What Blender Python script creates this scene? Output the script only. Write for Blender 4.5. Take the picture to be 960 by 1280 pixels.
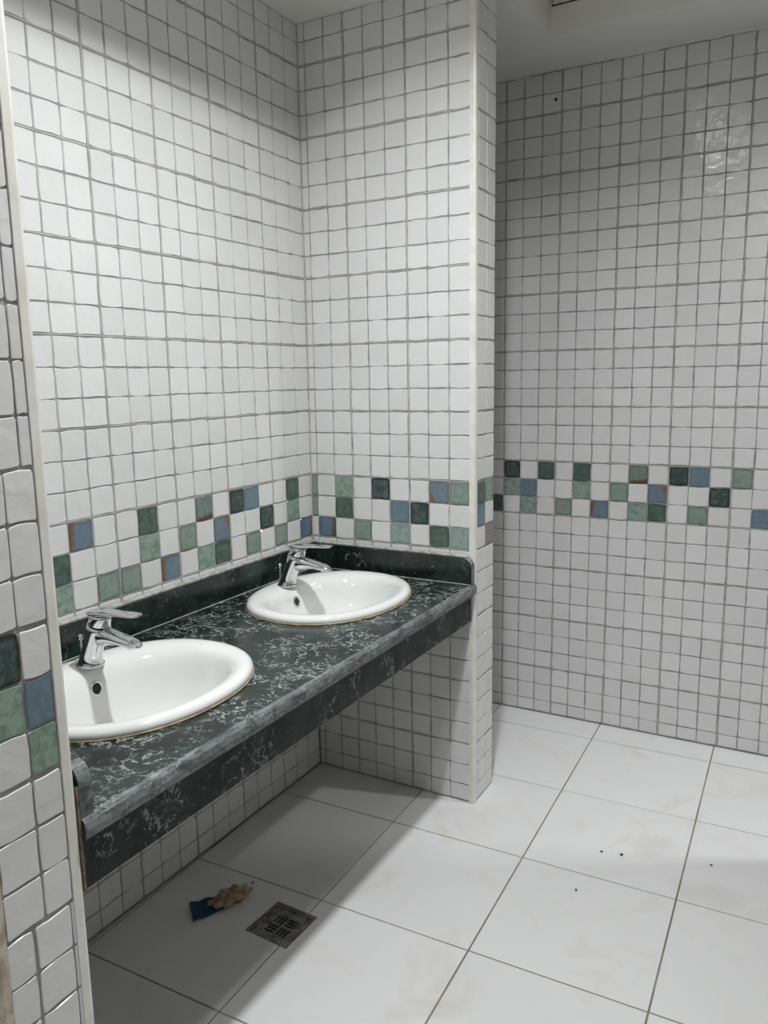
import bpy, bmesh, math, random
from mathutils import Matrix, Vector, noise

random.seed(11)
sc = bpy.context.scene
for o in list(bpy.data.objects):
    bpy.data.objects.remove(o)
COL = sc.collection

# Working unit: one mosaic square = 67.5 mm (a 20 cm wall tile carries 3 x 3 squares).
# x: out of the basin wall, y: along the counter (0 = far end of it), z: rows above the band's top edge.
S = 0.0675
ZF, ZC = -14.836, 19.75          # floor, ceiling
W = 8.44                         # free end of the two partitions
YB = 11.03                       # back wall
XR, YN = 30.0, -50.0             # right wall, front wall (both out of view)
NEAR0, NEAR1 = -23.16, -21.12    # near partition
UTOP = -3.1                      # top of the counter's upstand
T = 2.24                         # thickness of the middle partition


def V(x, y, z):
    return Vector((x * S, y * S, (z - ZF) * S))


# ------------------------------------------------------------------ camera
CAM = (21.414, -31.049, 4.515)
YAW, PITCH, ROLL, FPX = -0.5118, -0.1689, -0.0172, 987.43


def cam_axes():
    c, s = math.cos, math.sin
    F = Vector((s(YAW) * c(PITCH), c(YAW) * c(PITCH), s(PITCH)))
    r0 = Vector((c(YAW), -s(YAW), 0))
    u0 = r0.cross(F)
    return c(ROLL) * r0 + s(ROLL) * u0, -s(ROLL) * r0 + c(ROLL) * u0, F


AR, AU, AF = cam_axes()
cd = bpy.data.cameras.new('camera')
cam = bpy.data.objects.new('camera', cd)
COL.objects.link(cam)
m = Matrix((AR, AU, -AF)).transposed().to_4x4()
m.translation = V(*CAM)
cam.matrix_world = m
cd.sensor_fit = 'VERTICAL'
cd.sensor_height = 24.0
cd.lens = FPX * 24.0 / 1280.0
cd.clip_start = 0.02
sc.camera = cam

# ------------------------------------------------------------------ world, exposure, lamp strengths
wd = bpy.data.worlds.new('world')
sc.world = wd
wd.use_nodes = True
wd.node_tree.nodes['Background'].inputs[0].default_value = (0.6, 0.7, 0.7, 1)
wd.node_tree.nodes['Background'].inputs[1].default_value = 0.0
sc.view_settings.view_transform = 'Standard'
sc.view_settings.look = 'None'
sc.view_settings.exposure = 0.0
sc.view_settings.gamma = 1.0
sc.view_settings.use_curve_mapping = False
WATT1, WATT2, WATT3 = 19.0, 6.5, 8.5     # downlights: washing area, entrance side, side passage
SPREAD = 147.0
VENT = 1.2
LCOL = (0.97, 0.99, 1.0, 1)


# ------------------------------------------------------------------ materials
class NT:
    def __init__(s, name):
        s.m = bpy.data.materials.new(name)
        s.m.use_nodes = True
        s.t = s.m.node_tree
        s.b = s.t.nodes['Principled BSDF']

    def n(s, typ, ins=None, **kw):
        nd = s.t.nodes.new(typ)
        for k, v in kw.items():
            setattr(nd, k, v)
        for k, v in (ins or {}).items():
            s.put(nd.inputs[k], v)
        return nd

    def put(s, sock, v):
        if hasattr(v, 'is_output') or isinstance(v, bpy.types.NodeSocket):
            s.t.links.new(v, sock)
        else:
            sock.default_value = v

    def math(s, op, a, b=0.0, clamp=False):
        nd = s.n('ShaderNodeMath', {0: a, 1: b}, operation=op, use_clamp=clamp)
        return nd.outputs[0]

    def mix(s, f, a, b):
        nd = s.n('ShaderNodeMix', data_type='RGBA')
        s.put(nd.inputs[0], f)
        s.put(nd.inputs[6], a)
        s.put(nd.inputs[7], b)
        return nd.outputs[2]

    def ramp(s, f, p0, p1, c0=0.0, c1=1.0):
        nd = s.n('ShaderNodeMapRange', {0: f, 1: p0, 2: p1, 3: c0, 4: c1}, interpolation_type='SMOOTHSTEP')
        return nd.outputs[0]

    def noise(s, vec, scale, detail=3.0, dist=0.0, rough=0.5):
        return s.n('ShaderNodeTexNoise', {'Vector': vec, 'Scale': scale, 'Detail': detail, 'Distortion': dist, 'Roughness': rough}).outputs[0]

    def obj(s):
        return s.n('ShaderNodeTexCoord').outputs['Object']

    def pos(s):
        return s.n('ShaderNodeNewGeometry').outputs['Position']

    def bump(s, h, strength=0.2, dist=0.002):
        nd = s.n('ShaderNodeBump', {'Height': h, 'Strength': strength, 'Distance': dist})
        s.put(s.b.inputs['Normal'], nd.outputs[0])

    def out(s, col=None, rough=0.5, metal=0.0, spec=0.5):
        if col is not None:
            s.put(s.b.inputs['Base Color'], col)
        s.put(s.b.inputs['Roughness'], rough)
        s.put(s.b.inputs['Metallic'], metal)
        s.put(s.b.inputs['Specular IOR Level'], spec)
        return s.m


def rgb(r, g, b):
    f = lambda c: (c / 255 / 12.92) if c / 255 <= 0.04045 else ((c / 255 + 0.055) / 1.055) ** 2.4
    return (f(r), f(g), f(b), 1)


def glaze_bump(t, st=0.28):
    p = t.pos()
    a = t.noise(p, 26.0, 2.0, 0.4)
    b = t.noise(p, 60.0, 1.0, 0.2)
    t.bump(t.math('ADD', t.math('MULTIPLY', a, 3.0), t.math('MULTIPLY', b, 0.15)), st, 0.0022)


def mat_white_tile():
    t = NT('white_glazed_tile')
    rnd = t.n('ShaderNodeObjectInfo').outputs['Random']
    isl = t.n('ShaderNodeNewGeometry').outputs['Random Per Island']
    r = t.math('FRACT', t.math('ADD', rnd, isl))
    c = t.mix(r, (0.71, 0.71, 0.705, 1), (0.77, 0.77, 0.765, 1))
    n = t.noise(t.pos(), 9.0, 4.0)
    c = t.mix(t.ramp(n, 0.52, 0.8, 0, 0.25), c, (0.64, 0.63, 0.59, 1))
    glaze_bump(t)
    return t.out(c, 0.17)


def soften(c, k=0.62, g=1.3):
    y = 0.3 * c[0] + 0.6 * c[1] + 0.1 * c[2]
    return tuple((y + (v - y) * k) * g for v in c[:3]) + (1,)


def mat_colour_tile(name, base, alt, edge, edge_amt=0.6, rust=None, side=(0, 0)):
    """painted mosaic square: mottled centre, darker brushed rim, some with a rusty patch on one side"""
    base, alt = soften(base), soften(alt)
    rust = soften(rust, 0.7, 0.9) if rust else None
    t = NT(name)
    o = t.obj()
    sep = t.n('ShaderNodeSeparateXYZ', {0: o})
    x, y = sep.outputs[0], sep.outputs[1]
    rnd = t.n('ShaderNodeObjectInfo').outputs['Random']
    off = t.n('ShaderNodeVectorMath', {0: o, 1: t.n('ShaderNodeCombineXYZ', {0: t.math('MULTIPLY', rnd, 37.0), 1: t.math('MULTIPLY', rnd, 91.0)}).outputs[0]}, operation='ADD').outputs[0]
    n1 = t.noise(off, 3.2, 5.0, 0.9, 0.6)
    n2 = t.noise(off, 9.0, 4.0, 0.4, 0.65)
    c = t.mix(t.ramp(n1, 0.4, 0.66), base, alt)
    d = t.math('MAXIMUM', t.math('ABSOLUTE', x), t.math('ABSOLUTE', y))
    e = t.ramp(t.math('ADD', d, t.math('MULTIPLY', t.math('SUBTRACT', n2, 0.5), 0.16)), 0.36, 0.5, 0, edge_amt)
    c = t.mix(e, c, edge)
    if rust:
        q = t.math('ADD', t.math('MULTIPLY', x, side[0]), t.math('MULTIPLY', y, side[1]))
        q = t.math('ADD', q, t.math('MULTIPLY', t.math('SUBTRACT', n2, 0.5), 0.35))
        c = t.mix(t.ramp(q, 0.20, 0.42, 0, 0.95), c, rust)
    glaze_bump(t, 0.2)
    return t.out(c, 0.2)


def mat_grout(name, ca, cb, scale=14.0):
    t = NT(name)
    n = t.noise(t.pos(), scale, 5.0, 0.3)
    n2 = t.noise(t.pos(), 160.0, 2.0)
    c = t.mix(t.ramp(n, 0.35, 0.68), ca, cb)
    t.bump(n2, 0.3, 0.001)
    return t.out(c, 0.85, spec=0.2)


def mat_marble(vein=0.0):
    t = NT('green_marble')
    p = t.pos()
    wob = t.n('ShaderNodeTexNoise', {'Vector': p, 'Scale': 9.0, 'Detail': 5.0, 'Roughness': 0.6})
    wv = t.n('ShaderNodeVectorMath', {0: wob.outputs['Color'], 1: (0.5, 0.5, 0.5)}, operation='SUBTRACT').outputs[0]
    wv = t.n('ShaderNodeVectorMath', {0: wv, 'Scale': 0.16}, operation='SCALE').outputs[0]
    q = t.n('ShaderNodeVectorMath', {0: p, 1: wv}, operation='ADD').outputs[0]
    base = t.mix(t.ramp(t.noise(p, 11.0, 6.0, 0.5, 0.62), 0.36, 0.66), (0.004, 0.008, 0.007, 1), (0.020, 0.036, 0.031, 1))
    fine = t.noise(q, 60.0, 4.0, 0.4, 0.7)
    base = t.mix(t.ramp(fine, 0.52, 0.8, 0, 0.5), base, (0.07, 0.10, 0.092, 1))
    cr = t.n('ShaderNodeTexVoronoi', {'Vector': q, 'Scale': 17.0}, feature='DISTANCE_TO_EDGE').outputs['Distance']
    mask = t.ramp(t.noise(p, 7.5, 3.0, 0.6), 0.43 - vein, 0.56 - vein)
    brk = t.ramp(t.noise(p, 85.0, 3.0, 0.8, 0.6), 0.40, 0.56)
    v1 = t.math('MULTIPLY', t.math('MULTIPLY', t.ramp(cr, 0.0, 0.05, 1.0, 0.0), mask), brk)
    cr2 = t.n('ShaderNodeTexVoronoi', {'Vector': q, 'Scale': 46.0}, feature='DISTANCE_TO_EDGE').outputs['Distance']
    mask2 = t.ramp(t.noise(p, 13.0, 3.0, 0.6), 0.46 - vein, 0.58 - vein)
    v2 = t.math('MULTIPLY', t.math('MULTIPLY', t.ramp(cr2, 0.0, 0.13, 0.85, 0.0), mask2), brk)
    c = t.mix(t.math('MAXIMUM', v1, v2), base, (0.37, 0.40, 0.39, 1))
    dot = t.n('ShaderNodeTexVoronoi', {'Vector': q, 'Scale': 70.0}, feature='F1').outputs['Distance']
    c = t.mix(t.math('MULTIPLY', t.ramp(dot, 0.10, 0.2, 0.7, 0.0), t.ramp(fine, 0.5, 0.56)), c, (0.40, 0.45, 0.44, 1))
    return t, c


def mat_marble_polished(vein=0.0, rough=0.22, spec=0.5):
    t, c = mat_marble(vein)
    t.b.inputs['Roughness'].default_value = 0.2
    return t.out(c, rough, spec=spec)


def mat_marble_edge():
    t, c = mat_marble()
    t.m.name = 'green_marble_scuffed_edge'
    p = t.pos()
    s = t.n('ShaderNodeVectorMath', {0: p, 1: (1.0, 0.22, 0.5)}, operation='MULTIPLY').outputs[0]
    n = t.noise(s, 120.0, 5.0, 0.3, 0.7)
    c = t.mix(t.ramp(n, 0.36, 0.64, 0.15, 0.8), c, (0.26, 0.28, 0.285, 1))
    return t.out(c, 0.45)


def simple(name, col, rough=0.5, metal=0.0, spec=0.5, nscale=None, alt=None, bump=0.0):
    t = NT(name)
    c = col
    if nscale:
        n = t.noise(t.pos(), nscale, 4.0, 0.3)
        c = t.mix(t.ramp(n, 0.38, 0.68), col, alt)
        if bump:
            t.bump(n, bump, 0.002)
    return t.out(c, rough, metal, spec)


def emit(name, strength, col=LCOL):
    t = NT(name)
    t.put(t.b.inputs['Base Color'], (0.9, 0.9, 0.9, 1))
    t.put(t.b.inputs['Emission Color'], col)
    t.put(t.b.inputs['Emission Strength'], strength)
    return t.m


def mat_floor():
    t = NT('white_floor_tile')
    p = t.pos()
    rnd = t.n('ShaderNodeObjectInfo').outputs['Random']
    c = t.mix(rnd, (0.76, 0.76, 0.755, 1), (0.80, 0.80, 0.795, 1))
    n = t.noise(p, 5.0, 5.0, 0.7, 0.6)
    c = t.mix(t.ramp(n, 0.52, 0.76, 0, 0.5), c, (0.62, 0.58, 0.49, 1))
    n2 = t.noise(p, 2.3, 4.0, 0.4)
    t.bump(t.noise(p, 14.0, 2.0), 0.04, 0.002)
    return t.out(c, t.ramp(n2, 0.3, 0.7, 0.34, 0.5), spec=0.4)


M = {}
M['white'] = mat_white_tile()
EDG = (0.02, 0.028, 0.022, 1)
M['D'] = mat_colour_tile('dark_teal_tile', rgb(47, 68, 66), rgb(70, 92, 90), rgb(30, 34, 28), 0.9)
M['G'] = mat_colour_tile('dark_green_tile', rgb(58, 84, 74), rgb(78, 104, 94), rgb(44, 62, 54), 0.4)
M['L'] = mat_colour_tile('grey_green_tile', rgb(118, 142, 130), rgb(104, 132, 116), rgb(84, 84, 64), 0.55)
M['P'] = mat_colour_tile('mottled_green_tile', rgb(124, 152, 134), rgb(96, 128, 104), rgb(112, 134, 118), 0.3)
M['A'] = mat_colour_tile('pale_teal_tile', rgb(128, 152, 146), rgb(108, 134, 128), rgb(110, 128, 122), 0.3)
M['B'] = mat_colour_tile('slate_blue_tile', rgb(82, 114, 132), rgb(96, 124, 138), rgb(82, 96, 112), 0.4)
RUST = rgb(132, 92, 58)
M['b'] = mat_colour_tile('slate_blue_tile_rust_start', rgb(82, 112, 134), rgb(94, 120, 136), rgb(92, 88, 84), 0.6, RUST, (-1, 0.1))
M['c'] = mat_colour_tile('slate_blue_tile_rust_corner', rgb(88, 112, 130), rgb(96, 118, 132), rgb(92, 88, 84), 0.5, rgb(150, 100, 56), (0.7, 0.45))
M['d'] = mat_colour_tile('slate_blue_tile_rust_foot', rgb(86, 116, 136), rgb(98, 122, 136), rgb(92, 88, 84), 0.5, rgb(150, 104, 60), (-0.75, -0.4))
M['e'] = mat_colour_tile('slate_blue_tile_rust_end', rgb(76, 106, 134), rgb(86, 112, 134), rgb(72, 78, 90), 0.5, rgb(110, 78, 60), (1, -0.1))
M['R'] = mat_colour_tile('teal_tile_rust_foot', rgb(106, 126, 120), rgb(90, 112, 106), rgb(80, 74, 60), 0.5, rgb(104, 62, 40), (0.15, -1))
M['N'] = mat_colour_tile('taupe_tile', rgb(128, 118, 108), rgb(112, 104, 96), rgb(96, 90, 84), 0.4)
M['grout'] = mat_grout('grey_wall_grout', (0.30, 0.30, 0.305, 1), (0.42, 0.42, 0.41, 1))
M['joint'] = simple('pale_joint_filler', (0.56, 0.55, 0.52, 1), 0.8, nscale=25.0, alt=(0.44, 0.43, 0.40, 1))
M['fgrout'] = mat_grout('brown_floor_grout', (0.22, 0.19, 0.14, 1), (0.34, 0.31, 0.26, 1), 6.0)
M['floor'] = mat_floor()
M['plaster'] = simple('taupe_wall_paint', (0.28, 0.27, 0.25, 1), 0.7, nscale=3.0, alt=(0.25, 0.24, 0.22, 1))
M['ceil'] = simple('off_white_ceiling_paint', (0.80, 0.79, 0.75, 1), 0.65, nscale=2.0, alt=(0.77, 0.76, 0.72, 1))
M['trim'] = simple('cream_plastic_trim', (0.82, 0.81, 0.76, 1), 0.35, nscale=18.0, alt=(0.74, 0.72, 0.66, 1))
M['trimdirty'] = simple('stained_plastic_trim', (0.62, 0.57, 0.47, 1), 0.5, nscale=40.0, alt=(0.42, 0.33, 0.24, 1))
M['marble'] = mat_marble_polished()
M['marble_dark'] = mat_marble_polished(-.16)
M['marble_apron'] = mat_marble_polished(-.07, 0.4, 0.25)
M['marble_edge'] = mat_marble_edge()
M['sealant'] = simple('grey_white_sealant', (0.50, 0.50, 0.47, 1), 0.6, nscale=55.0, alt=(0.30, 0.29, 0.25, 1), bump=0.5)
M['brown_seal'] = simple('yellowed_sealant', (0.46, 0.38, 0.25, 1), 0.5, nscale=50.0, alt=(0.30, 0.22, 0.13, 1))
M['ceramic'] = simple('white_ceramic', (0.80, 0.80, 0.785, 1), 0.07, nscale=6.0, alt=(0.79, 0.79, 0.77, 1))
M['chrome'] = simple('chrome', (0.72, 0.73, 0.74, 1), 0.09, 1.0, nscale=60.0, alt=(0.68, 0.69, 0.70, 1))
M['black'] = simple('black_hole', (0.01, 0.01, 0.01, 1), 0.6, nscale=20.0, alt=(0.015, 0.015, 0.013, 1))
M['steel'] = simple('dull_steel', (0.34, 0.34, 0.33, 1), 0.42, 0.5, nscale=45.0, alt=(0.16, 0.145, 0.115, 1))
M['mud'] = simple('grimy_mortar', (0.26, 0.21, 0.14, 1), 0.9, nscale=60.0, alt=(0.13, 0.10, 0.065, 1), bump=0.6)
M['blue_cloth'] = simple('dark_blue_cloth', (0.012, 0.055, 0.10, 1), 0.85, nscale=70.0, alt=(0.02, 0.075, 0.12, 1), bump=0.5)
M['tan_paper'] = simple('tan_crumpled_paper', (0.42, 0.33, 0.22, 1), 0.85, nscale=40.0, alt=(0.26, 0.18, 0.10, 1), bump=0.5)
M['dirt'] = simple('dark_dirt', (0.04, 0.032, 0.025, 1), 0.9, nscale=90.0, alt=(0.08, 0.065, 0.05, 1))
M['enamel'] = simple('white_enamel', (0.72, 0.72, 0.70, 1), 0.4, nscale=8.0, alt=(0.70, 0.70, 0.68, 1))
M['grey_frame'] = simple('grey_metal_frame', (0.30, 0.30, 0.29, 1), 0.5, nscale=20.0, alt=(0.26, 0.26, 0.25, 1))
M['frame_gap'] = simple('dark_frame_gasket', (0.03, 0.03, 0.03, 1), 0.7, nscale=20.0, alt=(0.04, 0.04, 0.04, 1))
M['pvc'] = simple('grey_white_pvc', (0.6, 0.6, 0.57, 1), 0.4, nscale=10.0, alt=(0.56, 0.56, 0.53, 1))
M['lens'] = emit('downlight_lens', 110.0)


# ------------------------------------------------------------------ mesh helpers
def link(name, me, mat, parent=None):
    o = bpy.data.objects.new(name, me)
    COL.objects.link(o)
    if mat is not None:
        me.materials.append(mat)
    if parent is not None:
        o.parent = parent
        o.matrix_parent_inverse = parent.matrix_basis.inverted()
    return o


def mesh(name, vs, fs, smooth=False):
    me = bpy.data.meshes.new(name)
    me.from_pydata([tuple(v) for v in vs], [], fs)
    me.validate()
    bm = bmesh.new()
    bm.from_mesh(me)
    bmesh.ops.recalc_face_normals(bm, faces=bm.faces)
    bm.to_mesh(me)
    bm.free()
    if smooth:
        for p in me.polygons:
            p.use_smooth = True
    return me


def boxdata(vs, fs, a, b):
    i = len(vs)
    for x in (a[0], b[0]):
        for y in (a[1], b[1]):
            for z in (a[2], b[2]):
                vs.append(V(x, y, z))
    for f in ((0, 1, 3, 2), (4, 6, 7, 5), (0, 4, 5, 1), (2, 3, 7, 6), (0, 2, 6, 4), (1, 5, 7, 3)):
        fs.append([i + k for k in f])


def box(name, a, b, mat, parent=None):
    vs, fs = [], []
    boxdata(vs, fs, a, b)
    return link(name, mesh(name, vs, fs), mat, parent)


def boxes(name, bl, mat, parent=None):
    vs, fs = [], []
    for a, b in bl:
        boxdata(vs, fs, a, b)
    return link(name, mesh(name, vs, fs), mat, parent)


def prism(name, poly, axis, t0, t1, mat, parent=None, smooth=False):
    """extrude a 2-D outline along an axis; poly in the two other axes' order"""
    def P(q, t):
        return V(t, q[0], q[1]) if axis == 'x' else V(q[0], t, q[1]) if axis == 'y' else V(q[0], q[1], t)
    n = len(poly)
    vs = [P(q, t0) for q in poly] + [P(q, t1) for q in poly]
    fs = [[k, (k + 1) % n, n + (k + 1) % n, n + k] for k in range(n)] + [list(range(n))[::-1], list(range(n, 2 * n))]
    me = mesh(name, vs, fs)
    if smooth:
        for p in me.polygons:
            p.use_smooth = len(p.vertices) == 4
    return link(name, me, mat, parent)


def loft(name, rings, mat, parent=None, cap0=True, cap1=True, smooth=True, conv=True):
    n = len(rings[0])
    vs = [(V(*q) if conv else Vector(q)) for r in rings for q in r]
    fs = []
    for i in range(len(rings) - 1):
        for k in range(n):
            fs.append([i * n + k, i * n + (k + 1) % n, (i + 1) * n + (k + 1) % n, (i + 1) * n + k])
    if cap0:
        fs.append(list(range(n))[::-1])
    if cap1:
        fs.append(list(range((len(rings) - 1) * n, len(rings) * n)))
    me = mesh(name, vs, fs)
    if smooth:
        for p in me.polygons:
            p.use_smooth = len(p.vertices) == 4
    return link(name, me, mat, parent)


def tag(o, label, cat, group=None, kind=None):
    o['label'] = label
    o['category'] = cat
    if group:
        o['group'] = group
    if kind:
        o['kind'] = kind
    return o


def structure(o, label, cat):
    return tag(o, label, cat, kind='structure')


def empty(name, loc):
    o = bpy.data.objects.new(name, None)
    o.empty_display_size = 0.05
    COL.objects.link(o)
    o.location = loc
    return o


def cut(o, cutters):
    """carve solids out of a mesh object, then throw the solids away"""
    for c in cutters:
        md = o.modifiers.new('cut', 'BOOLEAN')
        md.operation = 'DIFFERENCE'
        md.solver = 'EXACT'
        md.object = c
    dg = bpy.context.evaluated_depsgraph_get()
    me = bpy.data.meshes.new_from_object(o.evaluated_get(dg))
    o.modifiers.clear()
    old = o.data
    o.data = me
    bpy.data.meshes.remove(old)
    for c in cutters:
        cm = c.data
        bpy.data.objects.remove(c)
        bpy.data.meshes.remove(cm)


# ------------------------------------------------------------------ visibility of a point from the camera (choosing which squares are single parts)
OCC = [((-.5, NEAR0, ZF), (W, NEAR1, ZC)), ((0, 0, ZF), (W, T, ZC)),
       ((0, -20.9, -4.9), (8.4, -.05, -4.4)), ((8.0, -20.9, -6.1), (8.3, -.05, -4.9)), ((.0, -20.9, -4.9), (.3, -.05, -3.3))]


def pix(q):
    d = Vector(q) - Vector(CAM)
    w = d.dot(AF)
    if w <= 0:
        return None
    return 480 + FPX * d.dot(AR) / w, 640 - FPX * d.dot(AU) / w, w


def seen(q, n):
    h = pix(q)
    if h is None or not (-12 < h[0] < 972 and -12 < h[1] < 1292):
        return 0.0
    a = Vector(CAM)
    d = Vector(q) + Vector(n) * 0.06 - a
    for lo, hi in OCC:
        t0, t1 = 0.0, 1.0
        for k in range(3):
            if abs(d[k]) < 1e-9:
                if not lo[k] < a[k] < hi[k]:
                    t0, t1 = 1, 0
                continue
            s0, s1 = (lo[k] - a[k]) / d[k], (hi[k] - a[k]) / d[k]
            t0, t1 = max(t0, min(s0, s1)), min(t1, max(s0, s1))
        if t0 < t1 - 1e-4 and t1 > 0:
            return 0.0
    return abs(d.normalized().dot(Vector(n))) / h[2] ** 2


# ------------------------------------------------------------------ the mosaic squares
TH = 0.03     # how far a square stands proud of the grout


def square_variant(k):
    """hand-cut square, unit size, wavy outline, slightly domed glaze; z = 0 back .. 1 front"""
    rr = random.Random(100 + k)
    pts = []
    cs = [(-.5, -.5), (.5, -.5), (.5, .5), (-.5, .5)]
    for i in range(4):
        a, b = Vector(cs[i]), Vector(cs[(i + 1) % 4])
        nrm = Vector((b - a).yx) * Vector((1, -1))
        am = rr.uniform(-.022, .022)
        for j, f in enumerate((0.045, 0.36, 0.66, 0.955)):
            w = rr.uniform(-.012, .012) + (am if j in (1, 2) else -0.006)
            pts.append(a.lerp(b, f) + nrm * w)
    n = len(pts)
    vs = [Vector((q.x, q.y, 0)) for q in pts]
    vs += [Vector((q.x * 0.97, q.y * 0.97, 0.94 + rr.uniform(-.02, .02))) for q in pts]
    vs += [q.copy() for q in vs[n:2 * n]]
    vs.append(Vector((rr.uniform(-.1, .1), rr.uniform(-.1, .1), 1.0)))
    fs = [[i, (i + 1) % n, n + (i + 1) % n, n + i] for i in range(n)] + [[2 * n + i, 2 * n + (i + 1) % n, 3 * n] for i in range(n)]
    return vs, fs


SQ = [square_variant(k) for k in range(14)]
SQM = []
for vs, fs in SQ:
    me = bpy.data.meshes.new('mosaic_tile')
    me.from_pydata([tuple(v) for v in vs], [], fs)
    for p in me.polygons:
        p.use_smooth = len(p.vertices) == 3
    me.materials.append(M['white'])
    SQM.append(me)


def mosaic(parent, cells, normal, limit=290):
    """cells: (centre, u, v, w, h, colour). The squares showing largest become parts, the others one joined part."""
    n = Vector(normal)
    ranked = sorted(((seen(c[0], n), -i) for i, c in enumerate(cells)), reverse=True)
    single = set(-i for a, i in ranked[:limit] if a > 0)
    rest_v, rest_f = [], []
    inv = parent.matrix_basis.inverted()
    for i, (c, u, v, w, h, col) in enumerate(cells):
        k = random.randrange(len(SQ))
        fl = random.randrange(4)
        uu, vv = Vector(u), Vector(v)
        if u[2] == 0 and uu.cross(vv).dot(n) < 0:
            uu = -uu
        if fl % 2 and col is None:
            uu, vv = -uu, -vv
        if i in single or col:
            o = bpy.data.objects.new('mosaic_tile', SQM[k])
            COL.objects.link(o)
            mt = Matrix((uu * w * S, vv * h * S, n * TH * S)).transposed().to_4x4()
            # tilt by a hair so that every glaze catches the lamp differently
            mt.translation = V(*(Vector(c) - n * TH))
            o.parent = parent
            o.matrix_parent_inverse = inv
            o.matrix_basis = mt
            if col:
                o.material_slots[0].link = 'OBJECT'
                o.material_slots[0].material = M[col]
        else:
            b = len(rest_v)
            for q in SQ[k][0]:
                rest_v.append(V(*(Vector(c) + uu * w * q.x + vv * h * q.y + n * TH * (q.z - 1))))
            for f in SQ[k][1]:
                rest_f.append([b + j for j in f])
    if rest_v:
        me = bpy.data.meshes.new('mosaic_field')
        me.from_pydata([tuple(v) for v in rest_v], [], rest_f)
        for p in me.polygons:
            p.use_smooth = len(p.vertices) == 3
        o = link('mosaic_field', me, M['white'], parent)
        o['kind'] = 'stuff'


GAP = 0.021


def rows_for(z0=0.0, pitch=1.0, top=ZC):
    out = []
    for k in range(-16, 22):
        a, b = k * pitch + z0, (k + 1) * pitch + z0
        a2, b2 = max(a, ZF + 0.03), min(b, top)
        if b2 - a2 > 0.12:
            out.append((k, a2, b2))
    return out


def cell(cu, axis, plane, e0, e1, z0, z1, j0, j1, k, col=None):
    """one square between edges e0<e1 on a vertical wall; joints between 20 cm tiles are a little wider"""
    g0 = GAP + (0.036 if j0 else 0) + random.uniform(-.006, .006)
    g1 = GAP + (0.006 if j1 else 0) + random.uniform(-.006, .006)
    h0 = GAP + (0.040 if k % 3 == 0 else 0) + random.uniform(-.006, .006)
    h1 = GAP + (0.008 if k % 3 == 2 else 0) + random.uniform(-.006, .006)
    w, h = (e1 - e0) - g0 - g1, (z1 - z0) - h0 - h1
    ce, cz = (e0 + g0 + e1 - g1) / 2, (z0 + h0 + z1 - h1) / 2
    c = (plane, ce, cz) if axis == 'y' else (ce, plane, cz)
    u = (0, 1, 0) if axis == 'y' else (1, 0, 0)
    if cu < 0:
        u = tuple(-q for q in u)
    return (c, u, (0, 0, 1), w, h, col)


def joints(parent, axis, plane, n, rows, cols, lo, hi):
    """pale filler in the joints between the 20 cm tiles, just short of the glaze"""
    bl = []
    d = (plane - n * TH, plane - n * TH * .35)
    d = (min(d), max(d))

    def bx(e0, e1, z0, z1):
        bl.append(((d[0], e0, z0), (d[1], e1, z1)) if axis == 'y' else ((e0, d[0], z0), (e1, d[1], z1)))
    for z in rows:
        e = lo
        while e < hi - .01:
            f = min(hi, e + random.uniform(.8, 3.0))
            bx(e, f, z + random.uniform(.008, .02), z + random.uniform(.04, .058))
            e = f + random.choice((0, 0, .5))
    for c in cols:
        z = ZF + .05
        while z < ZC - .3:
            f = min(ZC - .15, z + random.uniform(.8, 3.0))
            bx(c + random.uniform(.006, .016), c + random.uniform(.038, .05), z, f)
            z = f + random.choice((0, 0, .5))
    o = boxes('joint_filler', bl, M['joint'], parent)
    o['kind'] = 'stuff'


def strip(col, k):
    if -3 <= k <= -1 and col:
        ch = col[-1 - k]
        return None if ch == '.' else ch
    return None


# ------------------------------------------------------------------ setting: walls
wall_left = structure(box('wall_left', (-1.5, YN, ZF), (-TH, YB, ZC + 3), M['grout']), 'white mosaic tiled wall behind the marble counter, with a coloured band', 'wall')
LB = {0: '..e', 1: 'GP.', 2: '..L', 3: '.D.', 4: 'B.L', 5: 'D..', 6: '.cG', 7: 'R.P', 8: '.L.', 9: '..b', 10: 'GP.', 11: '..L', 12: '..L', 13: 'b..', 14: '.GP',
      15: 'D..', 16: '..B', 17: '.L.', 18: 'P.G', 19: '..L', 20: 'GP.'}
cells = []
for j in range(21):
    for k, a, b in rows_for():
        cells.append(cell(1, 'y', 0.0, -(j + 1), -j, a, b, (j + 1) % 3 == 0, j % 3 == 0, k, strip(LB.get(j), k)))
for j in range(23, 44):
    for k, a, b in rows_for():
        cells.append(cell(1, 'y', 0.0, -(j + 1) - .1, -j - .1, a, b, (j + 1) % 3 == 0, j % 3 == 0, k))
mosaic(wall_left, cells, (1, 0, 0))
joints(wall_left, 'y', 0.0, 1, [3 * k for k in range(-4, 7)], [-3 * j for j in range(1, 7)], -21.0, -.02)

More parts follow.
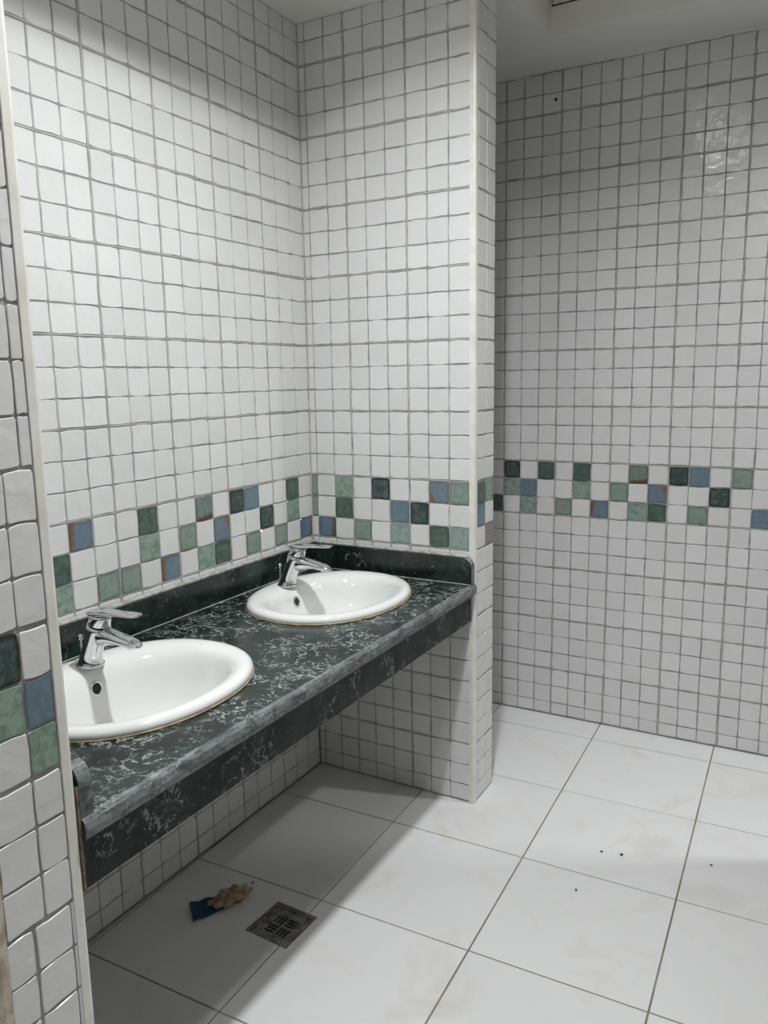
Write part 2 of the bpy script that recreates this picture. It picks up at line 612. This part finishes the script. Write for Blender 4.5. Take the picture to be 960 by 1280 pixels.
box('corner_filler', (.0, -.05, UTOP), (.05, -.0, ZC - .01), M['joint'], wall_left)
wall_middle = structure(box('wall_middle', (0, TH, ZF), (W - TH, T - TH, ZC), M['grout']), 'tiled partition closing the far end of the counter, coloured band across it', 'wall')
EB = ['LL.', '..e', 'PG.', '..L', 'D..', '.BA', '.D.', 'd.G', 'L.A']
ex = [0.03] + [0.357 + 0.984 * i for i in range(9)]
cells = []
for i in range(9):
    for k, a, b in rows_for():
        cells.append(cell(1, 'x', 0.0, ex[i], ex[i + 1], a, b, i in (3, 6), i in (2, 5, 8), k, strip(EB[i], k)))
mosaic(wall_middle, cells, (0, -1, 0), 280)
joints(wall_middle, 'x', 0.0, -1, [3 * k for k in range(-4, 7)], [ex[3], ex[6]], .05, ex[9])
FB = ['GB.', 'P.N']
cells = []
for k, a, b in rows_for():
    es = [0.27, 1.24, 2.20] if k > -10 else [0.27, 0.5, 1.42, 2.20]
    for i in range(len(es) - 1):
        cells.append(cell(1, 'y', W, es[i], es[i + 1], a, b, i == 0, i == 1, k, strip(FB[i], k) if len(es) == 3 else None))
mosaic(wall_middle, cells, (1, 0, 0), 120)
cells = [cell(-1, 'x', T, i * 1.0 + .04, min(i + 1.0, W - .1) + .04, a, b, i % 3 == 0, i % 3 == 2, k) for i in range(8) for k, a, b in rows_for()]
mosaic(wall_middle, cells, (0, 1, 0), 60)

wall_back = structure(box('wall_back', (-1.5, YB + TH, ZF), (XR + 14, YB + 1.5, ZC + 3), M['grout']), 'white mosaic tiled wall beyond the partition with a coloured band and glossy glaze', 'wall')
BB = {-2: '..G', -1: 'DP.', 0: '.BP', 1: 'G..', 2: '..L', 3: 'GP.', 4: '..b', 5: '.L.', 6: 'R.P', 7: '.cG', 8: 'D..', 9: 'B.L', 10: '.D.', 11: 'L..', 12: '..B', 13: 'GP.'}
cells = []
PF, OF, GX = 0.992, -0.2, 6.56
for i in range(-7, 24):
    for k, a, b in rows_for(OF, PF, 19.66):
        e0, e1 = GX + i * 0.99, GX + (i + 1) * 0.99
        if e0 < 0:
            continue
        cells.append(cell(1, 'x', YB, e0, e1, a, b, i % 3 == 2, i % 3 == 1, k, strip(BB.get(i), k)))
mosaic(wall_back, cells, (0, -1, 0), 300 - 22)
joints(wall_back, 'x', YB, -1, [OF + PF * 3 * k for k in range(-4, 7)], [GX + .99 * i for i in (-4, -1, 2, 5, 8, 11, 14, 17)], 1.0, 25.0)

wall_near = structure(box('wall_near', (0, NEAR0 + TH, ZF), (W - TH, NEAR1 - TH, ZC), M['grout']), 'end of the tiled partition beside the basin under its cream edge trim', 'wall')
cells = []
NBAND = ['.BP', 'DP.']
for k, a, b in rows_for(-0.06):
    if k >= 3:
        es = [-21.36, -21.62, -22.60, -22.93]
    elif k >= -6:
        es = [-21.36, -22.02, -22.93]
    else:
        es = [-21.30, -21.44, -22.32, -22.93]
    for i in range(len(es) - 1):
        cells.append(cell(1, 'y', W, es[i + 1], es[i], a, b, i == 1, i == 0, k, strip(NBAND[i], k) if len(es) == 3 else None))
mosaic(wall_near, cells, (1, 0, 0), 150)
cells = [cell(-1, 'x', NEAR1, i + .04, min(i + 1.0, W - .3) + .04, a, b, i % 3 == 0, i % 3 == 2, k) for i in range(8) for k, a, b in rows_for()]
mosaic(wall_near, cells, (0, 1, 0), 10)

wall_right = structure(boxes('wall_right', [((23.2, YN, ZF), (24.2, 2.8, ZC)), ((XR + 12, YN, ZF), (XR + 13, YB, ZC))], M['plaster']), 'plain painted side wall with an opening to the passage', 'wall')
wall_front = structure(box('wall_front', (-1.5, YN - 1.5, ZF), (XR + 14, YN, ZC), M['plaster']), 'plain painted wall at the entrance side', 'wall')


# corner trims: rounded plastic edge profiles
def edge_trim(name, x, y, sx, sy, mat, label):
    r = 0.27
    poly = [(x - sx * r, y), (x - sx * 0.10, y), (x - sx * 0.03, y + sy * 0.03), (x, y + sy * 0.10), (x, y + sy * r), (x - sx * r, y + sy * r)]
    o = prism(name, poly, 'z', ZF + 0.02, ZC - 0.01, mat)
    return structure(o, label, 'edge trim')


edge_trim('trim_1', W + .02, -.02, 1, 1, M['trim'], 'cream edge strip on the corner of the partition at the far end of the counter')
edge_trim('trim_2', W + .02, NEAR1 + .03, 1, -1, M['trim'], 'cream edge strip on the near partition corner against the basin counter')
edge_trim('trim_3', W + .02, NEAR0 - .02, 1, 1, M['trimdirty'], 'stained edge strip on the near partition corner away from the counter')

# white filler along the top of the back wall
rr = random.Random(5)
vs, fs = [], []
x = 0.1
while x < 25:
    ln = rr.uniform(.5, 1.4)
    boxdata(vs, fs, (x, YB - .02 - rr.uniform(0, .03), 19.66 - rr.uniform(-.02, .06)), (x + ln, YB + TH, ZC))
    x += ln
fill = link('ceiling_filler', mesh('ceiling_filler', vs, fs), M['ceil'], wall_back)

# ------------------------------------------------------------------ setting: floor of 40 cm tiles
floor = structure(box('floor', (-1.5, YN, ZF - 1.0), (XR + 14, YB + 1.5, ZF - .05), M['fgrout']), 'white square floor tiles with brown joints, stained here and there', 'floor')
FX, FY, FR, FP = 0.1915, -14.978, -0.024, 5.926
DR = [(4.43, -11.56), (4.56, -9.72), (6.42, -9.76), (6.34, -11.64)]


def clip(poly, lo, hi):
    for ax, val, sg in ((0, lo[0], 1), (0, hi[0], -1), (1, lo[1], 1), (1, hi[1], -1)):
        out = []
        for i in range(len(poly)):
            a, b = poly[i], poly[(i + 1) % len(poly)]
            da, db = (a[ax] - val) * sg, (b[ax] - val) * sg
            if da >= 0:
                out.append(a)
            if da * db < 0:
                t = da / (da - db)
                out.append((a[0] + (b[0] - a[0]) * t, a[1] + (b[1] - a[1]) * t))
        poly = out
        if not poly:
            return poly
    return poly


drain_tiles = []
for i in range(-1, 8):
    for j in range(-6, 5):
        g = 0.03
        pl = []
        for di, dj in ((g, g), (FP - g, g), (FP - g, FP - g), (g, FP - g)):
            u, v = FP * i + di, FP * j + dj
            pl.append((FX + u + FR * v, FY + v - FR * u))
        pl = clip(pl, (0.0, YN + .1), (XR + 11.5, YB))
        if len(pl) < 3:
            continue
        cx, cy = sum(q[0] for q in pl) / len(pl), sum(q[1] for q in pl) / len(pl)
        ins = [(cx + (q[0] - cx) * 0.996, cy + (q[1] - cy) * 0.996) for q in pl]
        n = len(pl)
        dz = random.uniform(-.004, .004)
        vs = [V(q[0], q[1], ZF - .05) for q in pl] + [V(q[0], q[1], ZF - .012 + dz) for q in pl] + [V(q[0], q[1], ZF + dz) for q in ins]
        fs = [[a * n + k, a * n + (k + 1) % n, (a + 1) * n + (k + 1) % n, (a + 1) * n + k] for a in (0, 1) for k in range(n)]
        fs += [list(range(2 * n, 3 * n)), list(range(n))[::-1]]
        o = link('floor_tile', mesh('floor_tile', vs, fs), M['floor'], floor)
        if i in (0, 1) and j == 0:
            drain_tiles.append(o)


def drain_cutter():
    n = 4
    vs = [V(q[0], q[1], ZF - .3) for q in DR] + [V(q[0], q[1], ZF + .3) for q in DR]
    fs = [[k, (k + 1) % n, n + (k + 1) % n, n + k] for k in range(n)] + [[3, 2, 1, 0], [4, 5, 6, 7]]
    return link('tmp', mesh('tmp', vs, fs), None)


for o in drain_tiles:
    cut(o, [drain_cutter()])
cut(floor, [drain_cutter()])

# ------------------------------------------------------------------ setting: ceiling with a raised tray over the room
TX0, TX1, TY0, TY1 = 9.14, 22.4, YN + 1.5, 7.0
TZ = ZC + 2.05
ceiling = structure(boxes('ceiling', [((-TH, YN, ZC), (TX0, YB + TH, ZC + 3)), ((TX1, YN, ZC), (XR + 12, YB + TH, ZC + 3)),
                                      ((TX0, TY1, ZC), (TX1, YB + TH, ZC + 3)), ((TX0, YN, ZC), (TX1, TY0, ZC + 3)), ((TX0, TY0, TZ), (TX1, TY1, ZC + 3))], M['ceil']),
                    'painted off-white ceiling with a raised rectangular tray', 'ceiling')
LAMPS = [(13.1, -13.0, TZ), (16.0, -36.0, TZ), (29.0, 5.6, ZC)]


def downlight(x, y, zb, watts, label):
    """round downlight: white bezel, frosted lens, lamp behind it shining down"""
    root = empty('downlight', V(x, y, zb))
    tag(root, label, 'ceiling light', 'round downlights in the ceiling')
    cr = lambda r, z: [(x + r * math.cos(a), y + r * math.sin(a), zb + z) for a in [2 * math.pi * k / 32 for k in range(32)]]
    loft('bezel', [cr(.66, -.03), cr(.68, -.09), cr(.85, -.10), cr(1.0, -.05), cr(1.02, -.004)], M['enamel'], root, False, False)
    loft('lens', [cr(.67, -.05), cr(.67, -.01)], M['lens'], root)
    ld = bpy.data.lights.new('lamp', 'AREA')
    ld.shape = 'DISK'
    ld.size = 1.2 * S
    ld.energy = watts
    ld.spread = math.radians(SPREAD)
    ld.color = LCOL[:3]
    lo = bpy.data.objects.new('lamp', ld)
    COL.objects.link(lo)
    lo.parent = root
    lo.matrix_parent_inverse = root.matrix_basis.inverted()
    lo.location = V(x, y, zb - .07)
    return root


downlight(*LAMPS[0], WATT1, 'round downlight in the ceiling tray above the washing area')
downlight(*LAMPS[1], WATT2, 'round downlight in the ceiling tray near the entrance wall')
downlight(*LAMPS[2], WATT3, 'round downlight in the side passage')

# slot diffuser on the upright face of the tray
vent = empty('air_diffuser', V(14.5, TY1, ZC + 1.1))
tag(vent, 'long pale air diffuser with dark outline on the ceiling tray face', 'air vent')
VX0, VX1, VZ0, VZ1 = 9.23, 20.0, ZC + VENT, ZC + 1.95
box('frame', (VX0 + .05, TY1 - .10, VZ0 + .05), (VX1 - .05, TY1, VZ1 - .02), M['enamel'], vent)
boxes('dark_edge', [((VX0, TY1 - .04, VZ0), (VX1, TY1, VZ0 + .05)), ((VX0, TY1 - .04, VZ0 + .05), (VX0 + .05, TY1, VZ1)), ((VX1 - .05, TY1 - .04, VZ0 + .05), (VX1, TY1, VZ1))], M['frame_gap'], vent)
for k in range(2):
    z = VZ0 + .26 + .2 * k
    box('slot', (VX0 + .5, TY1 - .105, z), (VX1 - .5, TY1 - .09, z + .07), M['frame_gap'], vent)

# ------------------------------------------------------------------ basins (built first: their outline cuts the counter)
CT = -4.4                         # counter top
BAS = [(4.05, -4.72), (4.05, -15.30)]
BA, BBY = 3.05, 3.72


def oval(cx, cy, a, b, z, n=72, e=2.15):
    out = []
    for k in range(n):
        t = 2 * math.pi * k / n
        c, s = math.cos(t), math.sin(t)
        out.append((cx + a * math.copysign(abs(c) ** (2 / e), c), cy + b * math.copysign(abs(s) ** (2 / e), s), z))
    return out


def make_basin(cx, cy, label):
    root = empty('washbasin', V(cx, cy, CT))
    tag(root, label, 'washbasin', 'washbasins in the marble counter')
    rings = []
    # (shift x, semi x, semi y, z)
    P = [(0, 2.72, 3.38, -.30), (0, 2.98, 3.66, .015), (0, BA, BBY, .03), (0, BA + .03, BBY + .03, .12), (0, BA - .02, BBY - .02, .22), (0.0, BA - .12, BBY - .12, .285),
         (.02, BA - .28, BBY - .28, .30), (.09, 2.55, 3.22, .27), (.17, 2.32, 3.02, .19), (.24, 2.16, 2.88, .03), (.28, 2.06, 2.78, -.25),
         (.27, 1.96, 2.64, -.7), (.22, 1.80, 2.38, -1.2), (.12, 1.50, 1.90, -1.65), (.0, 1.02, 1.22, -1.95), (-.06, .55, .6, -2.06), (-.08, .24, .24, -2.1)]
    for sx, a, b, z in P:
        rings.append(oval(cx + sx, cy, a, b, CT + z))
    # outside of the bowl, under the counter
    Q = [(-.08, .24, .24, -2.3), (-.06, .62, .68, -2.26), (.0, 1.15, 1.36, -2.12), (.12, 1.66, 2.06, -1.8), (.22, 1.96, 2.54, -1.3), (.27, 2.12, 2.8, -.75), (.2, 2.4, 3.0, -.3), (0, 2.72, 3.38, -.30)]
    body = loft('bowl', rings, M['ceramic'], root, False, False)
    under = loft('bowl_underside', [oval(cx + sx, cy, a, b, CT + z) for sx, a, b, z in Q], M['ceramic'], root, False, False)
    rs = [oval(cx, cy, BA + d, BBY + d, CT + z) for d, z in ((-.03, .005), (.05, .005), (.05, .045), (-.03, .06))]
    loft('sealant_bead', rs, M['brown_seal'], root, False, False)
    # waste at the bottom
    c2 = lambda r, z, dx=-.08: [(cx + dx + r * math.cos(a), cy + r * math.sin(a), CT + z) for a in [2 * math.pi * k / 24 for k in range(24)]]
    w = loft('waste_fitting', [c2(.42, -2.07), c2(.40, -2.03), c2(.28, -2.02), c2(.24, -2.1), c2(.2, -2.25)], M['chrome'], root, False, False)
    loft('waste_plug', [c2(.22, -2.12), c2(.20, -2.06), c2(.08, -2.04)], M['chrome'], w)
    loft('waste_pipe', [c2(.24, -2.28), c2(.24, -3.6), c2(.42, -3.62), c2(.42, -4.6), c2(.3, -4.75)], M['pvc'], root)
    # overflow: chrome ring with a dark hole, lying on the sloping back of the bowl
    th = math.radians(78)
    oc = Vector((cx - 1.755, cy, CT - .38))
    nx = Vector((math.sin(th), 0, math.cos(th)))
    tz = Vector((-math.cos(th), 0, math.sin(th)))
    ty = Vector((0, 1, 0))
    def oring(r, h):
        return [tuple(oc + nx * h + (tz * math.sin(a) + ty * math.cos(a)) * r) for a in [2 * math.pi * k / 24 for k in range(24)]]
    ov = loft('overflow_ring', [oring(.235, -.1), oring(.235, .04), oring(.21, .06), oring(.17, .05), oring(.165, -.04)], M['chrome'], root, False, False)
    loft('overflow_hole', [oring(.17, -.05), oring(.168, .02), oring(.08, .022)], M['black'], ov)
    return root


make_basin(*BAS[0], 'white oval washbasin set in the marble by the tiled corner')
make_basin(*BAS[1], 'white oval washbasin beside the near partition, farther from the tiled corner')

# ------------------------------------------------------------------ counter
CY0, CY1 = -21.02, -0.06
CXF = 8.55
counter = empty('vanity_counter', V(4.2, -10.5, CT))
tag(counter, 'long green marble counter with upstands and a dark front apron', 'counter')
prof = [(0.02, -4.9), (CXF - .06, -4.9), (CXF, -4.84), (CXF + .03, -4.66), (CXF, -4.50), (CXF - .06, -4.43), (CXF - .16, CT), (0.02, CT)]
slab = prism('countertop', prof, 'y', CY0, CY1, M['marble'], counter)


def basin_cutter(cx, cy):
    return loft('tmp', [oval(cx, cy, 2.8, 3.46, CT - 1.2), oval(cx, cy, 2.8, 3.46, CT + .5)], None)


cut(slab, [basin_cutter(*b) for b in BAS])
slab.data.materials.append(M['marble_edge'])
for p in slab.data.polygons:
    c = p.center
    if c.x > (CXF - .15) * S and abs(p.normal.y) < .5 and p.normal.x > .2:
        p.material_index = 1
prism('apron', [(8.08, -6.12), (8.30, -6.12), (8.30, -4.9), (8.08, -4.9)], 'y', CY0 + .1, CY1, M['marble_apron'], counter)


def upstand(x0, x1, y0, y1, top, front):
    if not front:
        return box('upstand', (x0, y0, CT), (x1, y1, top), M['marble_dark'], counter)
    n = 7
    r = .42
    poly = [(x0, CT), (x1, CT), (x1, top - r)] + [(x1 - r + r * math.cos(a), top - r + r * math.sin(a)) for a in [math.pi / 2 * k / n for k in range(1, n)]] + [(x1 - r, top), (x0, top)]
    return prism('upstand', poly, 'y', y0, y1, M['marble_dark'], counter)


UT = -3.24
upstand(0.02, .32, CY0 + .33, CY1 - .33, UT, False)
upstand(0.02, 8.46, CY1 - .33, CY1, UT, True)
upstand(0.02, 8.46, CY0, CY0 + .33, UT, True)
box('mortar_joint', (8.2, NEAR1 + .05, -6.05), (8.45, CY0, -3.7), M['mud'], counter)
for o in counter.children:
    if o.name.startswith('upstand') and o.name != 'upstand':
        o.data.materials.append(M['marble_edge'])
        for p in o.data.polygons:
            if p.normal.x > .3:
                p.material_index = 1
rr = random.Random(3)


def bead(name, pts, r, mat, parent):
    """irregular filler bead along a polyline"""
    rings = []
    for i, q in enumerate(pts):
        a = Vector(pts[max(i - 1, 0)])
        b = Vector(pts[min(i + 1, len(pts) - 1)])
        d = (b - a).normalized()
        s = d.cross(Vector((0, 0, 1)))
        rad = r * rr.uniform(.75, 1.25)
        rings.append([tuple(Vector(q) + s * rad * math.cos(t) + Vector((0, 0, 1)) * rad * .9 * math.sin(t)) for t in [2 * math.pi * k / 8 for k in range(8)]])
    return loft(name, rings, mat, parent)


bead('sealant', [(.13, CY0 + .9 + (CY1 - .1 - CY0 - .4) * t / 90, UT + .03) for t in range(91)], .095, M['sealant'], counter)
bead('sealant', [(.2 + 8.0 * t / 40, -.16, UT + .02) for t in range(41)], .08, M['sealant'], counter)
bead('joint_line', [(.33, CY0 + .4 + (CY1 - .4 - CY0 - .4) * t / 60, CT + .005) for t in range(61)], .022, M['sealant'], counter)
bead('joint_line', [(.4 + 8.0 * t / 40, CY1 - .345, CT + .005) for t in range(41)], .022, M['sealant'], counter)


# ------------------------------------------------------------------ mixer taps
def make_tap(x, y, z, label):
    root = empty('mixer_tap', V(x, y, z))
    tag(root, label, 'tap', 'chrome mixer taps on the basins')

    def tilted(c, tilt, rx, ry, n=28, e=2.0):
        """elliptical section around c=(dx,dz); tilt turns its plane about y"""
        out = []
        for k in range(n):
            t = 2 * math.pi * k / n
            ca, sa = math.cos(t), math.sin(t)
            px = rx * math.copysign(abs(ca) ** (2 / e), ca)
            py = ry * math.copysign(abs(sa) ** (2 / e), sa)
            out.append((x + c[0] + px * math.cos(tilt), y + py, z + c[1] + px * math.sin(tilt)))
        return out
    R = math.radians
    body = [tilted((0, 0), 0, .40, .40), tilted((0, .05), 0, .40, .40), tilted((.02, .10), R(-4), .365, .365), tilted((.10, .35), R(-10), .33, .33), tilted((.22, .65), R(-16), .315, .32),
            tilted((.36, .95), R(-20), .33, .33), tilted((.48, 1.20), R(-20), .36, .35), tilted((.54, 1.34), R(-18), .36, .35)]
    loft('body', body, M['chrome'], root)
    loft('base_ring', [tilted((0, -.02), 0, .43, .43), tilted((0, .035), 0, .43, .43), tilted((0, .05), 0, .40, .40)], M['chrome'], root)
    cap = [tilted((.55, 1.36), R(-16), .33, .325), tilted((.57, 1.40), R(-16), .345, .34), tilted((.64, 1.62), R(-10), .345, .34), tilted((.66, 1.70), R(-6), .33, .32)]
    loft('cartridge_cap', cap, M['chrome'], root)
    # spout: oval sections along a drooping path, flattened to the tip
    sp = []
    for (dx, dz, up, wd) in ((.42, .98, .32, .26), (.72, 1.02, .28, .29), (1.0, 1.05, .235, .29), (1.35, 1.03, .19, .28), (1.7, .99, .165, .27), (1.98, .96, .145, .24), (2.1, .95, .10, .18), (2.16, .95, .03, .06)):
        sp.append([(x + dx - .12 * math.sin(t), y + wd * math.cos(t), z + dz + up * math.sin(t)) for t in [2 * math.pi * k / 24 for k in range(24)]])
    s = loft('spout', sp, M['chrome'], root)
    loft('aerator', [[(x + 1.86 + .13 * math.cos(t), y + .13 * math.sin(t), z + zz) for t in [2 * math.pi * k / 20 for k in range(20)]] for zz in (.80, .90)], M['chrome'], s)
    # lever: flat plate over the cap, tapering to a rounded end that rises a little
    lv = []
    for dx, dz, h, wd in ((.26, 1.735, .02, .14), (.32, 1.735, .06, .28), (.5, 1.745, .075, .35), (.8, 1.77, .075, .35), (1.1, 1.79, .055, .29), (1.5, 1.815, .045, .25), (1.9, 1.84, .045, .24), (2.15, 1.855, .045, .22), (2.26, 1.862, .035, .15), (2.3, 1.864, .015, .06)):
        sec = []
        for k in range(20):
            t = 2 * math.pi * k / 20
            c, sn = math.cos(t), math.sin(t)
            sec.append((x + dx, y + wd * math.copysign(abs(c) ** .6, c), z + dz + h * math.copysign(abs(sn) ** .6, sn)))
        lv.append(sec)
    loft('lever', lv, M['chrome'], root)
    # pop-up rod behind the body
    rod = [[(x - .36 + dx + r * math.cos(t), y + r * math.sin(t), z + zz) for t in [2 * math.pi * k / 10 for k in range(10)]] for dx, zz, r in ((0, .0, .035), (0, .72, .035), (0, .74, .075), (0, .86, .075), (0, .9, .03))]
    loft('pop_up_rod', rod, M['chrome'], root)
    return root


make_tap(1.78, BAS[0][1] + .12, CT + .27, 'chrome lever mixer tap on the basin by the tiled corner')
make_tap(1.86, BAS[1][1] + .22, CT + .27, 'chrome lever mixer tap on the basin beside the near partition')

# ------------------------------------------------------------------ floor drain
dc = (sum(q[0] for q in DR) / 4, sum(q[1] for q in DR) / 4)
drain = empty('floor_drain', V(dc[0], dc[1], ZF - .16))
tag(drain, 'square steel floor drain grate set in a grimy recess under the counter', 'floor drain')


def quad(f):
    return [(dc[0] + (q[0] - dc[0]) * f, dc[1] + (q[1] - dc[1]) * f) for q in DR]


def frame(name, f0, f1, z0, z1, mat, parent):
    a, b = quad(f0), quad(f1)
    rings = [[(q[0], q[1], z0) for q in a], [(q[0], q[1], z1) for q in a], [(q[0], q[1], z1) for q in b], [(q[0], q[1], z0) for q in b], [(q[0], q[1], z0) for q in a]]
    return loft(name, rings, mat, parent, False, False, False)


pv = quad(.985)
pan = loft('recess', [[(q[0], q[1], ZF - .28) for q in pv], [(q[0], q[1], ZF - .2) for q in pv]], M['mud'], drain, smooth=False)
frame('mortar_edge', .995, .90, ZF - .2, ZF - .05, M['mud'], drain)
frame('rim', .895, .84, ZF - .2, ZF - .06, M['steel'], drain)
plate = loft('grate', [[(q[0], q[1], ZF - .2) for q in quad(.835)], [(q[0], q[1], ZF - .10) for q in quad(.835)]], M['steel'], drain, smooth=False)
ux = (Vector(DR[2]) - Vector(DR[1])).normalized()
uy = (Vector(DR[1]) - Vector(DR[0])).normalized()
cutters, spots = [], []
for qx, qy in ((-1, -1), (1, -1), (1, 1), (-1, 1)):
    for k in (-1, 0, 1):
        hor = qx * qy > 0
        lx, ly = (qx * .25 + (0 if hor else k * .15), qy * .25 + (k * .15 if hor else 0))
        hx, hy = (.2, .045) if hor else (.045, .2)
        pts = [Vector(dc) + ux * (lx + sx * hx) + uy * (ly + sy * hy) for sx, sy in ((-1, -1), (1, -1), (1, 1), (-1, 1))]
        n = 4
        vs = [V(q.x, q.y, ZF - .15) for q in pts] + [V(q.x, q.y, ZF) for q in pts]
        fs = [[a, (a + 1) % n, n + (a + 1) % n, n + a] for a in range(n)] + [[3, 2, 1, 0], [4, 5, 6, 7]]
        cutters.append(link('tmp', mesh('tmp', vs, fs), None))
        spots.append(pts)
cut(plate, cutters)
for pts in spots:
    vs = [V(q.x, q.y, ZF - .15) for q in pts] + [V(q.x, q.y, ZF - .142) for q in pts]
    fs = [[a, (a + 1) % 4, 4 + (a + 1) % 4, 4 + a] for a in range(4)] + [[3, 2, 1, 0], [4, 5, 6, 7]]
    link('slot', mesh('slot', vs, fs), M['black'], plate)


# ------------------------------------------------------------------ rubbish on the floor
def crumple(name, cx, cy, rx, ry, h, rot, seed, mat, amp, fold=5.0):
    n, mr = 26, 9
    vs, fs = [], []
    rings = []
    for i in range(mr + 1):
        f = i / mr
        ring = []
        for k in range(n):
            t = 2 * math.pi * k / n
            r = math.sin(math.pi * f) if i else 0.02
            z = (1 - math.cos(math.pi * f)) / 2
            d = Vector((math.cos(t) * r, math.sin(t) * r, z))
            w = 1 + amp * (noise.noise(d * fold * .5 + Vector((seed, 0, 0))) + .6 * abs(noise.noise(d * fold + Vector((0, seed, 0)))))
            px, py, pz = d.x * w * rx, d.y * w * ry, z * h * (1 + amp * noise.noise(d * 4 + Vector((0, 0, seed))))
            ring.append((cx + px * math.cos(rot) - py * math.sin(rot), cy + px * math.sin(rot) + py * math.cos(rot), ZF + max(pz, 0) + .006))
        rings.append(ring)
    return loft(name, rings, mat, None, smooth=False)


tag(crumple('crumpled_paper', 3.05, -10.55, .62, .36, .42, 1.15, 3.3, M['tan_paper'], .75), 'tan crumpled scrap of paper on the floor beside the drain', 'litter')
# a folded scrap of blue cloth
vs, fs = [], []
N1, N2 = 10, 8
for i in range(N1 + 1):
    for j in range(N2 + 1):
        u, v = i / N1 - .5, j / N2 - .5
        x = u * 1.15 + .12 * v
        y = v * .95 * (1 - .35 * u)
        z = .05 + .13 * max(0, math.sin(u * 9 + v * 3)) * (1 - abs(v)) + .06 * (noise.noise(Vector((u * 5, v * 5, 2))) + .5)
        a = 0.95
        vs.append(V(2.5 + x * math.cos(a) - y * math.sin(a), -11.32 + x * math.sin(a) + y * math.cos(a), ZF + z))
for i in range(N1):
    for j in range(N2):
        a = i * (N2 + 1) + j
        fs.append([a, a + 1, a + N2 + 2, a + N2 + 1])
cl = link('cloth_scrap', mesh('cloth_scrap', vs, fs), M['blue_cloth'])
md = cl.modifiers.new('thickness', 'SOLIDIFY')
md.thickness = 0.003
md.offset = -1
tag(cl, 'small folded dark blue cloth scrap on the floor under the counter', 'litter')
for k, (x, y, r) in enumerate(((14.5, -1.0, .05), (15.27, -.85, .065), (14.26, -3.91, .05), (18.56, .09, .045), (3.05, -9.32, .05))):
    o = crumple('dirt_crumb', x, y, r, r * .8, r * .9, k, k * 1.7, M['dirt'], .5)
    tag(o, ('one of two tiny dark crumbs lying close together on a floor tile', 'one of two tiny dark crumbs lying close together on a floor tile',
            'single dark crumb across the tile joint from the pair of crumbs', 'single dark crumb on the floor tile farthest from the counter',
            'tiny dark crumb of dirt beside the crumpled paper')[k], 'dirt', 'dirt crumbs on the floor')
# a plugged screw hole high on the back wall
hole = [[(8.23 + r * math.cos(t), YB - d, 18.3 + r * math.sin(t)) for t in [2 * math.pi * k / 10 for k in range(10)]] for r, d in ((.09, -.02), (.09, .005), (.05, .012))]
loft('screw_hole', hole, M['dirt'], wall_back)
